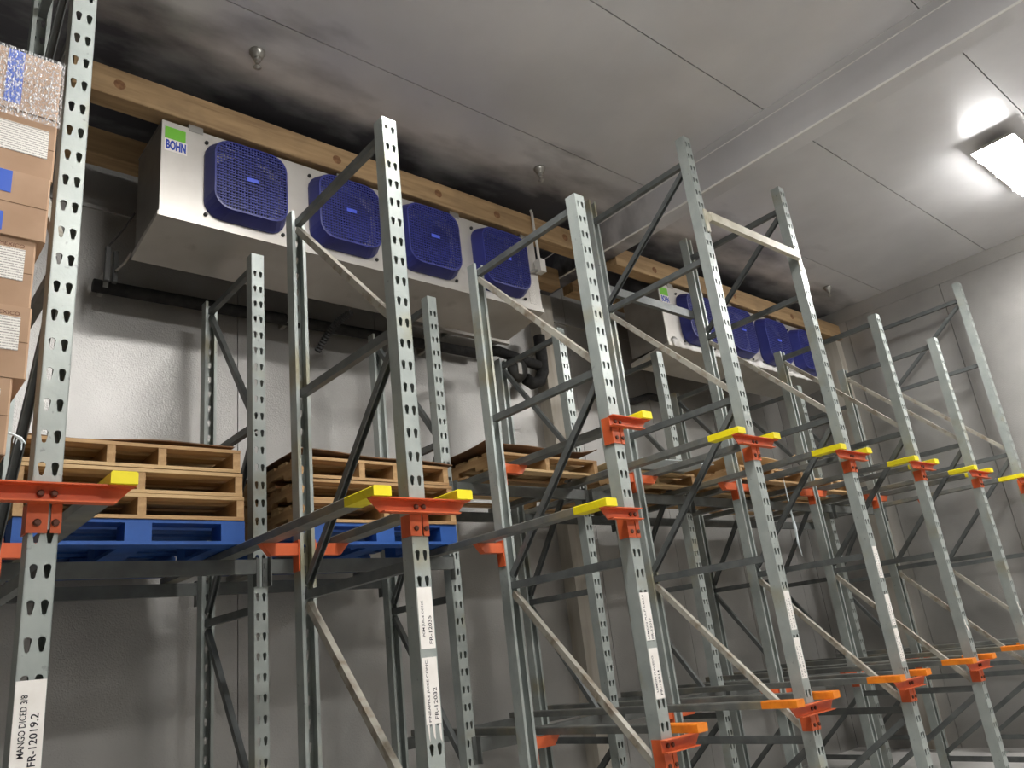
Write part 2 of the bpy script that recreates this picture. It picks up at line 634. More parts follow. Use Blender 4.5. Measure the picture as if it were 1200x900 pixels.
pil = tag(link('trim_4', bx(5.24, 5.44, 5.2, YB - 0.001, ZF, ZC - BH - 0.001).mesh('column_casing', M['column_white'])),
          'pale boxed column on the back wall under the ceiling beam', 'column', kind='structure')
pil2 = tag(link('trim_5', bx(9.66, XR - 0.001, 4.28, 4.5, ZF, 3.38).mesh('column_casing', M['column_white'])),
           'pale boxed column on the right wall beside the far cooler', 'column', kind='structure')


# ================================================================== lamps
def lamp(x0, x1, y0, y1, label):
    t = thing('ceiling_light', label, 'ceiling light', ((x0 + x1) / 2, (y0 + y1) / 2, wz(ZC)), 'lamps under the ceiling')
    hx, hy = (x1 - x0) / 2, (y1 - y0) / 2
    MBh = MB()
    MBh.loft([[(-hx, -hy, -0.11), (hx, -hy, -0.11), (hx, hy, -0.11), (-hx, hy, -0.11)],
              [(-hx + 0.05, -hy + 0.06, -0.06), (hx - 0.05, -hy + 0.06, -0.06), (hx - 0.05, hy - 0.06, -0.06), (-hx + 0.05, hy - 0.06, -0.06)]])
    MBh.box(-hx + 0.2, -hx + 0.26, -0.04, 0.04, -0.06, -0.001)
    MBh.box(hx - 0.26, hx - 0.2, -0.04, 0.04, -0.06, -0.001)
    link('housing', MBh.mesh('housing', M['white_pvc']), t)
    q = MB()
    q.loft([[(-hx + 0.004, -hy + 0.004, -0.111), (hx - 0.004, -hy + 0.004, -0.111), (hx - 0.004, hy - 0.004, -0.111), (-hx + 0.004, hy - 0.004, -0.111)],
            [(-hx + 0.02, -hy + 0.02, -0.142), (hx - 0.02, -hy + 0.02, -0.142), (hx - 0.02, hy - 0.02, -0.142), (-hx + 0.02, hy - 0.02, -0.142)]])
    link('lens', q.mesh('lens', M['lamp_lens']), t)
    k = MB()
    for sx in (-0.7, 0, 0.7):
        for sy in (-1, 1):
            k.box(sx * hx - 0.015, sx * hx + 0.015, sy * hy - 0.008, sy * hy + 0.008, -0.135, -0.10)
    link('clip', k.mesh('clip', M['steel']), t)
    return t


lamp(7.2, 8.45, 1.26, 1.61, 'bright rectangular freezer light on the ceiling at the far right')
lamp(1.35, 2.6, 1.26, 1.61, 'rectangular freezer light above the aisle near the camera')
lamp(7.2, 8.45, -1.5, -1.15, 'unseen rectangular fill light added behind the camera at the right')  # this lamp and the next are unseen, added for frontal light
lamp(1.35, 2.6, -1.5, -1.15, 'unseen rectangular fill light added behind the camera')



# ================================================================== upright frames
def teardrop():
    pts = []
    r, cz_ = 0.0105, 0.0
    for k in range(9):
        a = R(-20 + 220 * k / 8)
        pts.append((r * math.cos(a), cz_ + r * math.sin(a)))
    pts += [(-0.0055, -0.029), (0.0, -0.0325), (0.0055, -0.029)]
    return pts                                # counter-clockwise from lower right


TD = teardrop()
PITCH = 0.1016


def post_mesh(height, phase, name):
    """post with base at z=0; hole-face at y=0 looking to -y, flanges to +y"""
    mb = MB()
    h, t = PW / 2, 0.0026
    z_rel0 = ZF
    n0 = math.ceil((z_rel0 + 0.09) / PITCH - phase)
    n1 = math.floor((z_rel0 + height - 0.03) / PITCH - phase)
    tops = [(n + phase) * PITCH - z_rel0 for n in range(n0, n1 + 1)]     # top of each hole
    zb = tops[0] - 0.0745
    zt = tops[-1] + PITCH - 0.0745
    zt = min(zt, height - 0.001)

    def cell(xa, xb, za, zb_, hc):
        outer = [(xa, za), (xb, za), (xb, zb_), (xa, zb_)]
        hole = [(hc[0] + p[0], hc[1] + p[1]) for p in TD]
        allp = outer + hole
        tris = tessellate_polygon([[Vector((p[0], p[1], 0)) for p in outer], [Vector((p[0], p[1], 0)) for p in reversed(hole)]])
        remap = list(range(4)) + [4 + (len(hole) - 1 - i) for i in range(len(hole))]
        tris = [tuple(remap[i] for i in tr) for tr in tris]
        n = len(allp)
        v = [(p[0], 0, p[1]) for p in allp] + [(p[0], t, p[1]) for p in allp]
        f = list(tris) + [tuple(i + n for i in reversed(tr)) for tr in tris]
        for i in range(len(hole)):
            j = (i + 1) % len(hole)
            f.append((4 + i, 4 + j, n + 4 + j, n + 4 + i))
        mb.add(v, f)
    for i, tp in enumerate(tops):
        za = tp - 0.0745
        zc_ = min(za + PITCH, height - 0.001)
        for s in (-1, 1):
            cell(-h if s < 0 else 0, 0 if s < 0 else h, za, zc_, (s * 0.0178, tp - 0.0105))
    mb.box(-h, h, 0, t, 0, zb)
    if height - zt > 0.002:
        mb.box(-h, h, 0, t, zt, height)
    # flanges and lips
    mb.box(-h, -h + t, t * 0.0, PD, 0, height)
    mb.box(h - t, h, t * 0.0, PD, 0, height)
    mb.box(-h + t, -h + 0.018, PD - t, PD, 0, height)
    mb.box(h - 0.018, h - t, PD - t, PD, 0, height)
    return mb.mesh(name, M['post_grey'])


PM = {('tall', 0): post_mesh(TALL + CZ, 0.0, 'post'), ('tall', 1): post_mesh(TALL + CZ, 0.33, 'post'),
      ('short', 1): post_mesh(SHORT + CZ, 0.33, 'post'), ('short', 2): post_mesh(SHORT + CZ, 0.62, 'post')}
foot = MB().box(-0.06, 0.06, -0.02, 0.11, 0, 0.008).mesh('foot_plate', M['post_grey'])


def frame(letter, y0, y1, tall, phase, label, group):
    cx = CX[letter]
    t = thing('upright_frame', label, 'rack frame', (cx, y0, 0), group)
    pm = PM[('tall' if tall else 'short', phase)]
    dep = y1 - y0
    front = link('front_post', pm, t)
    rear = link('rear_post', pm, t, (0, dep, 0), (0, 0, math.pi))
    link('foot_plate', foot, front)
    link('foot_plate', foot, rear)
    ya, yb = PD - 0.012, dep - PD + 0.012
    zs = [2.445, 1.42, 0.39, -0.64, -1.35]
    if tall:
        zs = [3.235] + zs
    hor = MB().channel((0, ya, 0), (0, yb, 0), 0.034, 0.042, flip=-1).mesh('horizontal_brace', M['brace_grey'])
    for z in zs:
        link('horizontal_brace', hor, t, (0, 0, wz(z)))
    for i in range(len(zs) - 1):
        up, dn = zs[i] - 0.045, zs[i + 1] + 0.055
        rear_top = (i % 2 == 0) != bool(tall)
        if rear_top:
            a, b, mm = (0, yb - 0.01, wz(up)), (0, ya + 0.005, wz(dn)), 'brace_worn' if y0 < 3 else 'brace_grey'
        else:
            a, b, mm = (0, ya + 0.005, wz(up)), (0, yb - 0.01, wz(dn)), 'brace_grey'
        link('diagonal_brace', MB().channel(a, b, 0.032, 0.036, flip=-1 if rear_top else 1).mesh('diagonal_brace', M[mm]), t)
    return t


FL = {
    'A': 'grey upright frame nearest the camera, labelled MANGO DICED, beside the wrapped cartons',
    'B': 'grey upright frame labelled POM JUICE and PINEAPPLE JUICE on its front post',
    'C': 'grey upright frame labelled LEMON on its front post, with arms at three heights',
    'D': 'tall grey upright frame at the nearer end of the cream overhead tie bar',
    'E': 'tall grey upright frame at the farther end of the cream overhead tie bar',
    'F': 'shorter grey upright frame just beyond the cream tie bar, with torn white paper',
    'G': 'shorter grey upright frame next to the tall frame at the right wall',
    'H': 'tall dirty grey upright frame standing against the right wall',
}
FR = {
    'A': 'low grey rear frame by the back wall behind the MANGO DICED frame',
    'B': 'low grey rear frame under the near cooler behind the POM JUICE frame',
    'C': 'low grey rear frame under the near cooler behind the LEMON frame',
    'D': 'low grey rear frame by the back wall column between the two coolers',
    'E': 'low grey rear frame under the left end of the far cooler',
    'F': 'low grey rear frame under the middle of the far cooler',
    'G': 'low grey rear frame under the right end of the far cooler',
    'H': 'low grey rear frame in the far right corner by the boxed column',
}
FRAMES, REARS = {}, {}
for L_ in 'ABCDEFGH':
    FRAMES[L_] = frame(L_, YP, YR, L_ in 'ADEH', 0 if L_ == 'A' else 1, FL[L_], 'front rack frames')
    REARS[L_] = frame(L_, Y2, Y2R, False, 2, FR[L_], 'rear rack frames')

# ------------------------------------------------------------------ orange arms (parts of the frames)
LEFT_Z, UP_Z, LOW_Z = 0.64, 1.135, -0.445    # arm tops: two left lanes, right lanes upper and lower
AH = 0.058


def arm_channel(x0, x1, s0, s1):
    """front arm, channel open to the front; s0/s1: slant of the ends"""
    mb = MB()
    t = 0.005
    yb_, yf_ = -0.002, -0.040
    v = []
    for yy in (yb_, yb_ - t):
        v += [(x0, yy, 0), (x1, yy, 0), (x1 - s1, yy, -AH), (x0 + s0, yy, -AH)]
    mb.add(v, [(0, 1, 2, 3), (7, 6, 5, 4), (0, 4, 5, 1), (1, 5, 6, 2), (2, 6, 7, 3), (3, 7, 4, 0)])
    mb.box(x0, x1, yf_, yb_ - t, -t, 0)
    mb.box(x0 + s0, x1 - s1, yf_, yb_ - t, -AH, -AH + t)
    return mb


def saddle(top, bot):
    mb = MB()
    h = PW / 2
    for a, b in ((-h - 0.008, 0.008), (0.016, h + 0.004)):
        mb.box(a, b, -0.0065, -0.0008, bot, top)
    mb.box(-h - 0.008, -h - 0.002, -0.0008, PD * 0.8, bot, top)
    mb.box(h + 0.001, h + 0.006, -0.0008, PD * 0.8, bot, top)
    return mb


bolt_m = MB().lathe([(0.011, 0), (0.011, -0.006), (0.007, -0.009)], 'y', n=8).mesh('bolt', M['bolt'])


def front_arm(letter, z, sides):
    t = FRAMES[letter]
    x0 = -0.24 if 'L' in sides else -0.062
    x1 = 0.24 if 'R' in sides else 0.05
    s0 = 0.055 if 'L' in sides else 0.0
    s1 = 0.055 if 'R' in sides else 0.0
    if letter == 'A':
        x0 = -0.24
    a = link('support_arm', arm_channel(x0, x1, s0, s1).mesh('support_arm', M['orange']), t, (0, -0.004, wz(z)))
    a['label'] = 'orange channel arm bolted across the post'
    link('saddle_plate', saddle(-AH - 0.0005 if len(sides) == 2 else 0.0, -0.145).mesh('saddle_plate', M['orange']), a, (0, 0.0035, 0))
    for bxx in (-0.018, 0.018):
        link('bolt', bolt_m, a, (bxx, -0.007, -AH / 2))
    for bxx in (-0.02, 0.028):
        link('bolt', bolt_m, a, (bxx, -0.003, -0.115))


def rear_arm_mesh(s):
    """short box arm to one side of the rear post with a slanted end and a plate on the flange"""
    mb = MB()
    a, b = PW / 2 + 0.008, 0.235
    v = []
    for yy in (-0.045, 0.0):
        v += [(s * a, yy, 0), (s * b, yy, 0), (s * (b - 0.05), yy, -AH), (s * a, yy, -AH)]
    mb.add(v, [(0, 1, 2, 3), (7, 6, 5, 4), (0, 4, 5, 1), (1, 5, 6, 2), (2, 6, 7, 3), (3, 7, 4, 0)])
    mb.box(min(s * (a - 0.007), s * a), max(s * (a - 0.007), s * a), -0.05, 0.012, -0.135, 0.015)
    return mb.mesh('rear_arm', M['orange'])


RAM = {s: rear_arm_mesh(s) for s in (-1, 1)}


def rear_arms(letter, z, sides):
    for k, s in (('L', -1), ('R', 1)):
        if k in sides:
            link('rear_arm', RAM[s], FRAMES[letter], (0, YR - YP - 0.02, wz(z)))


for L_, sd in (('A', 'LR'), ('B', 'LR'), ('C', 'L')):
    front_arm(L_, LEFT_Z, sd)
    rear_arms(L_, LEFT_Z, sd)
for L_ in 'CDEFGH':
    sd = 'R' if L_ == 'C' else ('L' if L_ == 'H' else 'LR')
    for z in (UP_Z, LOW_Z):
        front_arm(L_, z, sd)
        rear_arms(L_, z, sd)

# ------------------------------------------------------------------ rails (along the lanes)
RW, RH, RY0, RY1 = 0.08, 0.040, 2.585, 5.06


def rail_profile():
    b = 0.005
    return [(-RW / 2, 0), (RW / 2, 0), (RW / 2, RH - b), (RW / 2 - b, RH), (-RW / 2 + b, RH), (-RW / 2, RH - b)]


def rail_mesh(y0, y1, m, name):
    pr = rail_profile()
    mb = MB()
    mb.loft([[(p[0], y0, p[1]) for p in pr], [(p[0], y1, p[1]) for p in pr]])
    return mb.mesh(name, m)


TIP = 0.23
rail_body = rail_mesh(TIP, RY1 - RY0, M['rail_grey'], 'rail_body')
tip_y = rail_mesh(0, TIP - 0.0005, M['yellow'], 'painted_tip')
tip_o = rail_mesh(0, TIP - 0.0005, M['orange_tip'], 'painted_tip')
SHORTNAME = dict(A='MANGO DICED frame', B='POM JUICE frame', C='LEMON frame', D='nearer tie-bar frame',
                 E='farther tie-bar frame', F='frame just beyond the tie bar',
                 G='second frame from the right wall', H='frame against the right wall')


def rail(letter, side, z, kind):
    tipn, lvl = (('yellow', 'upper'), ('orange', 'lower'))[kind]
    sname = 'left' if side < 0 else 'right'
    lab = '%s-tipped grey rail, %s side of the %s' % (tipn, sname, SHORTNAME[letter])
    t = thing('pallet_rail', lab, 'rail', (CX[letter] + side * 0.2, RY0, wz(z)), 'rails with yellow tips' if kind == 0 else 'rails with orange tips')
    link('rail_body', rail_body, t)
    link('painted_tip', (tip_y, tip_o)[kind], t)
    return t


rail('A', -1, LEFT_Z, 0)
rail('A', 1, LEFT_Z, 0)
rail('B', -1, LEFT_Z, 0)
rail('B', 1, LEFT_Z, 0)
rail('C', -1, LEFT_Z, 0)
for L_ in 'CDEFGH':
    for s in (-1, 1):
        if (L_, s) in (('C', -1), ('H', 1)):
            continue
        rail(L_, s, UP_Z, 0)
        rail(L_, s, LOW_Z, 1)

# ------------------------------------------------------------------ cross beams on the rear frames
BHt = 0.075


def cross_beam(a, b, z, rear, label):
    xa, xb = CX[a] + PW / 2, CX[b] - PW / 2
    yy = (Y2R + 0.003) if rear else Y2 - 0.003
    sg = 1 if rear else -1
    t = thing('cross_beam', label, 'rack beam', ((xa + xb) / 2, yy, wz(z)), 'cross beams on the rear frames')
    h = (xb - xa) / 2
    y0, y1 = sorted((sg * 0.002, sg * 0.042))
    mb = MB().box(-h - 0.001, h + 0.001, y0, y1, -BHt, -0.0)
    link('beam_body', mb.mesh('beam_body', M['beam_grey']), t)
    for s in (-1, 1):
        c = MB()
        xs = sorted((s * (h + 0.003), s * (h + 0.032)))
        ya, yb = sorted((0.0, sg * 0.005))
        c.box(xs[0], xs[1], ya, yb, -0.14, 0.012)
        xs2 = sorted((s * (h - 0.004), s * (h + 0.003)))
        ya, yb = sorted((0.0, sg * 0.045))
        c.box(xs2[0], xs2[1], ya, yb, -0.14, 0.012)
        ya, yb = sorted((sg * 0.005, sg * 0.010))
        for q in (-0.03, -0.10):
            c.box(xs[0] + 0.008, xs[1] - 0.008, ya, yb, q - 0.014, q + 0.014)
        link('end_connector', c.mesh('end_connector', M['beam_grey']), t)


LN = {'AB': 'between the MANGO DICED and POM JUICE frames', 'BC': 'between the POM JUICE and LEMON frames',
      'CD': 'between the LEMON frame and the tie bar', 'DE': 'behind the cream tie bar', 'EF': 'just past the tie bar',
      'FG': 'in the second lane from the right wall', 'GH': 'in the lane beside the right wall'}
for k in LN:
    for z, nm in (((LEFT_Z, 'raised'),) if k in ('AB', 'BC') else ((UP_Z, 'upper'), (LOW_Z, 'lower'))):
        cross_beam(k[0], k[1], z, False, '%s grey cross beam on the rear frames, %s' % (nm, LN[k]))
        cross_beam(k[0], k[1], z, True, '%s grey cross beam near the back wall, %s' % (nm, LN[k]))

# ------------------------------------------------------------------ overhead tie bars
tb = thing('tie_bar', 'cream overhead tie bar joining the two tall frames at the front', 'tie bar', (CX['D'], YP - 0.004, wz(2.765)))
sp_ = CX['E'] - CX['D']
mbt = MB()
mbt.box(PW / 2 + 0.002, sp_ - PW / 2 - 0.002, -0.035, 0.0, -0.038, 0.012)
mbt.box(PW / 2 + 0.002, sp_ - PW / 2 - 0.002, -0.024, 0.0, 0.012, 0.038)
link('bar', mbt.mesh('bar', M['tie_cream']), tb)
for xx in (0, sp_):
    s = 1 if xx == 0 else -1
    c = MB()
    xs = sorted((xx + s * 0.004, xx + s * (PW / 2 + 0.002)))
    c.box(xs[0], xs[1], -0.006, 0.002, -0.12, 0.06)
    link('end_connector', c.mesh('end_connector', M['tie_cream']), tb)
tb2 = thing('tie_bar', 'dark grey overhead tie bar joining the rear posts of the two tall frames', 'tie bar', (CX['D'], YR + 0.004, wz(2.69)))
link('bar', MB().box(PW / 2 + 0.002, sp_ - PW / 2 - 0.002, 0.0, 0.04, -0.036, 0.036).mesh('bar', M['brace_grey']), tb2)
for xx in (0, sp_):
    s = 1 if xx == 0 else -1
    xs = sorted((xx + s * 0.004, xx + s * (PW / 2 + 0.002)))
    link('end_connector', MB().box(xs[0], xs[1], -0.002, 0.006, -0.1, 0.06).mesh('end_connector', M['brace_grey']), tb2)
# splice plate on the front post of E
link('splice_plate', MB().box(-0.0425, 0.0425, -0.0045, -0.0015, wz(2.50), wz(2.68)).mesh('splice_plate', M['post_grey']), FRAMES['E'])


# ------------------------------------------------------------------ labels stuck on posts
def post_label(letter, z0, z1, lines, wd=0.066, name_label=None, xo=0.0, torn=False):
    t = FRAMES[letter]
    o = link('paper_label', MB().box(-wd / 2, wd / 2, -0.0012, -0.0004, 0, z1 - z0).mesh('paper_label', M['paper']), t, (xo, 0, wz(z0)))
    if name_label:
        o['label'] = name_label
    hgt = z1 - z0
    for (body, xf, cap, start, ln) in lines:
        d = text_mesh(body, M['ink'], cap, ln, 0.012)
        for v in d.vertices:                    # text runs upward, tops of letters to the left
            x_, y_ = v.co.x, v.co.y
            v.co = Vector((-y_, -0.0016, x_))
        link('lettering', d, o, (xf, 0, start))
    return o


post_label('A', -0.15, 0.088, [('MANGO DICED 3/8', -0.006, 0.017, 0.040, 0.16), ('FR-12019.2', 0.024, 0.020, 0.016, 0.134)], 0.076,
           'white paper label reading MANGO DICED 3/8 FR-12019.2')
post_label('B', 0.063, 0.294, [('POM JUICE CONC', -0.008, 0.013, 0.045, 0.135), ('FR-12035', 0.023, 0.016, 0.017, 0.105)], 0.068,
           'white paper label reading POM JUICE CONC FR-12035')
lb2 = post_label('B', -0.205, 0.032, [('PINEAPPLE JUICE CONC.', -0.008, 0.013, 0.008, 0.222), ('FR-12032', 0.023, 0.016, 0.015, 0.112)], 0.068,
                 'white paper label reading PINEAPPLE JUICE CONC. FR-12032')
tor = MB()
for x0, x1, z0 in ((-0.03, -0.021, -0.06), (-0.008, 0.004, -0.055), (0.02, 0.032, -0.065)):
    tor.add([(x0, -0.001, -0.001), (x1, -0.001, -0.001), (x1 - 0.001, -0.0015, z0), (x0 + 0.004, -0.0015, z0 + 0.012)], [(0, 1, 2, 3)])
link('torn_strip', tor.mesh('torn_strip', M['paper']), lb2)
post_label('C', -0.004, 0.224, [('LEMON PULP CELLS', -0.008, 0.012, 0.006, 0.21), ('FR-12017', 0.022, 0.015, 0.006, 0.10)], 0.066,
           'white paper label reading LEMON PULP CELLS FR-12017')
post_label('C', -0.27, -0.04, [('LEMON FLAVEDO', -0.008, 0.012, 0.030, 0.165), ('FR-12014', 0.022, 0.015, 0.016, 0.112)], 0.066,
           'white paper label reading LEMON FLAVEDO FR-12014')


def print_rows(o, n, hgt, wd):
    """tiny unreadable strokes of print"""
    rnd = random.Random(n * 31)
    mb = MB()
    for xr in (-0.016, 0.012):
        z = 0.012
        while z < hgt - 0.05:
            s = rnd.uniform(0.004, 0.008)
            mb.box(xr - 0.006, xr + 0.006 * rnd.uniform(0.2, 1), -0.0016, -0.0012, z, z + s * 0.5)
            z += s + rnd.choice((0.002, 0.003, 0.008))
    link('lettering', mb.mesh('lettering', M['ink']), o)


k = 0
for L_, z0, z1 in (('D', -0.041, 0.185), ('D', -0.312, -0.086), ('E', 0.225, 0.446), ('E', -0.10, 0.114), ('E', -0.336, -0.118)):
    k += 1
    o = post_label(L_, z0, z1, [], 0.06)
    print_rows(o, k, z1 - z0, 0.06)
for L_, zt in (('F', -0.13), ('G', -0.05)):
    mb = MB()
    mb.add([(-0.028, -0.001, 0), (-0.01, -0.0012, 0.004), (-0.004, -0.001, -0.05), (0.012, -0.0012, -0.06), (0.014, -0.001, -0.1), (-0.004, -0.0012, -0.085), (-0.018, -0.001, -0.06)],
           [(0, 1, 2, 6), (2, 3, 4, 5), (2, 5, 6)])
    link('torn_paper', mb.mesh('torn_paper', M['paper']), FRAMES[L_], (0, 0, wz(zt)))


# ================================================================== pallets
def stringer_mesh(length, m):
    """stringer along y with two fork notches in its lower edge"""
    h = 0.085
    n = 0.036
    prof = [(0, 0), (0.17, 0), (0.185, n), (0.37, n), (0.385, 0), (length - 0.385, 0), (length - 0.37, n), (length - 0.185, n), (length - 0.17, 0), (length, 0), (length, h), (0, h)]
    v = [(-0.019, p[0], p[1]) for p in prof] + [(0.019, p[0], p[1]) for p in prof]
    k_ = len(prof)
    f = []
    for i in range(k_):
        j = (i + 1) % k_
        f.append((i, j, k_ + j, k_ + i))
    # side faces split into convex pieces
    for o, rv in ((0, False), (k_, True)):
        for q in ((0, 1, 2, 11), (2, 3, 10, 11), (3, 4, 5, 6), (3, 6, 10), (6, 7, 10), (7, 8, 9, 10)):
            q = tuple(i + o for i in q)
            f.append(tuple(reversed(q)) if rv else q)
    return me('stringer', v, f, m)


PWD, PLN = 1.016, 1.15


def board(wx, wy, h, m, name='deck_board'):
    return MB().box(-wx / 2, wx / 2, 0, wy, 0, h).mesh(name, m)


SM = stringer_mesh(PLN, M['wood_y'])
DB = [board(PWD, 0.1, 0.017, M['wood']), board(PWD, 0.1, 0.017, M['wood_pale'])]
BB = [board(PWD, 0.1, 0.017, M['wood'], 'bottom_board'), board(PWD, 0.1, 0.017, M['wood_pale'], 'bottom_board')]


def wood_pallet(x, y, z, label, stringers=(-0.489, 0, 0.489), rz=0.0, group='stacked wooden pallets', seed=0):
    rnd = random.Random(seed)
    t = thing('wooden_pallet', label, 'pallet', (x, y, wz(z)), group, (0, 0, rz))
    for yy in (0.0, 0.29, 0.525, 0.76, PLN - 0.1):
        link('bottom_board', rnd.choice(BB), t, (0, yy, 0))
    for xx in stringers:
        link('stringer', SM, t, (xx, 0.003, 0.0172))
    for i in range(8):
        link('deck_board', rnd.choice(DB), t, (0, i * (PLN - 0.1) / 7, 0.1024))
    return t


PH = 0.1195


def blue_pallet(x, y, z, label):
    t = thing('blue_pallet', label, 'pallet', (x, y, wz(z)), 'blue block pallets')
    blk = MB().box(-0.06, 0.06, 0, 0.13, 0, 0.085).mesh('block', M['blue_paint'])
    bo = board(PWD, 0.12, 0.017, M['blue_paint'], 'bottom_board')
    dk = board(PWD, 0.11, 0.017, M['blue_paint'])
    side = MB().box(-0.06, 0.06, 0.121, PLN - 0.121, 0, 0.017).mesh('bottom_board', M['blue_paint'])
    for yy in (0, PLN - 0.12):
        link('bottom_board', bo, t, (0, yy, 0))
    for xx in (-0.448, 0, 0.448):
        link('bottom_board', side, t, (xx, 0, 0))
        for yy in (0, 0.51, PLN - 0.13):
            link('block', blk, t, (xx, yy, 0.0172))
    for i in range(7):
        link('deck_board', dk, t, (0, i * (PLN - 0.11) / 6, 0.1024))
    return t


RT = LEFT_Z + RH + 0.0005


def stack(xc, y, who, seed):
    z = RT
    blue_pallet(xc, y, z, 'blue block pallet at the bottom of the pallet stack %s' % who)
    names = ('lowest bare wooden pallet on the blue one %s', 'middle bare wooden pallet in the stack %s', 'topmost wooden pallet under a brown sheet %s')
    z += PH + 0.001
    for i in range(3):
        st = (-0.489, -0.11, 0.12, 0.489) if i == 2 else (-0.489, 0.015, 0.489)
        wood_pallet(xc + random.uniform(-0.012, 0.012) + (-0.012 if i == 2 else 0), y + random.uniform(-0.01, 0.01), z + 0.0005, names[i] % who, st, random.uniform(-0.008, 0.008), seed=seed + i)
        z += PH + 0.004
    return z


def sheet(name, label, cat, x, y, z, wx, wy, m, amp=0.02, seed=0, th=0.005, rz=0, curl=0.0, group=None):
    rnd = random.Random(seed)
    nx, ny = 12, 10
    ph = [rnd.uniform(0, 6.28) for _ in range(4)]
    top, bot = [], []
    lowest = 1e9
    for j in range(ny + 1):
        for i in range(nx + 1):
            u, v = i / nx, j / ny
            h = amp * (0.5 + 0.5 * math.sin(3.1 * u + ph[0]) * math.cos(2.3 * v + ph[1])) + 0.3 * amp * math.sin(9 * u + 4 * v + ph[2])
            h += curl * (max(0, abs(u - 0.5) * 2 - 0.6) ** 2 * 3 + max(0, 0.35 - v) ** 2 * 3)
            lowest = min(lowest, h)
            top.append([(u - 0.5) * wx, v * wy, h])
    for p in top:
        p[2] -= lowest
        bot.append((p[0], p[1], p[2]))
        p[2] += th
    n = len(top)
    f = []
    W = nx + 1
    for j in range(ny):
        for i in range(nx):
            a = j * W + i
            f.append((a, a + 1, a + W + 1, a + W))
            f.append((n + a, n + a + W, n + a + W + 1, n + a + 1))
    for i in range(nx):
        f.append((i, n + i, n + i + 1, i + 1))
        a = ny * W + i
        f.append((a, a + 1, n + a + 1, n + a))
    for j in range(ny):
        a = j * W
        f.append((a, a + W, n + a + W, n + a))
        a = j * W + nx
        f.append((a, n + a, n + a + W, a + W))
    d = me(name, [tuple(p) for p in top] + bot, f, m)
    o = link(name, d, None, (x, y, wz(z)), (0, 0, rz))
    tag(o, label, cat, group)
    return o


zt1 = stack(1.117, 3.9, 'right of the MANGO DICED post', 10)
sheet('cardboard_sheet', 'warped brown cardboard sheet on the pallets right of the MANGO DICED post', 'cardboard', 1.09, 3.92, zt1 - 0.002, 0.98, 1.1, M['cardboard_dark'], 0.022, 3)
zt2 = stack(2.454, 3.9, 'right of the POM JUICE post', 20)
sheet('cardboard_sheet', 'warped brown cardboard sheet on the pallets right of the POM JUICE post', 'cardboard', 2.45, 3.89, zt2 - 0.002, 1.04, 1.1, M['cardboard_dark'], 0.024, 8)

RT2 = UP_Z + RH + 0.0005
wood_pallet(3.80, 3.88, RT2, 'single wooden pallet with curled cardboard, on rails right of the LEMON post', seed=40, group='single pallets on the upper rails')
sheet('cardboard_sheet', 'curled brown cardboard on the pallet right of the LEMON post', 'cardboard', 3.78, 3.86, RT2 + PH + 0.002, 1.06, 1.05, M['cardboard_dark'], 0.025, 5, curl=0.06)
wood_pallet(5.14, 4.0, RT2, 'single wooden pallet with white slip sheet, behind the cream tie bar', seed=41, group='single pallets on the upper rails')
sheet('slip_sheet', 'white slip sheet on the pallet behind the cream tie bar', 'slip sheet', 5.1, 3.72, RT2 + PH + 0.002, 0.92, 1.1, M['slip_sheet'], 0.012, 6, 0.004)
sheet('cardboard_sheet', 'pale cardboard sheet above the white slip sheet', 'cardboard', 5.16, 3.95, RT2 + PH + 0.03, 0.94, 1.0, M['cardboard_pale'], 0.03, 9, curl=0.05)
wood_pallet(6.28, 3.62, RT2, 'single wooden pallet with pale cardboard, just past the tie bar', seed=42, group='single pallets on the upper rails')
sheet('cardboard_sheet', 'bent pale cardboard on the pallet just past the tie bar', 'cardboard', 6.3, 3.64, RT2 + PH + 0.002, 0.95, 1.0, M['cardboard_pale'], 0.03, 12, curl=0.16)
wood_pallet(7.56, 3.75, RT2, 'single wooden pallet in the second lane from the right wall', seed=43, group='single pallets on the upper rails')

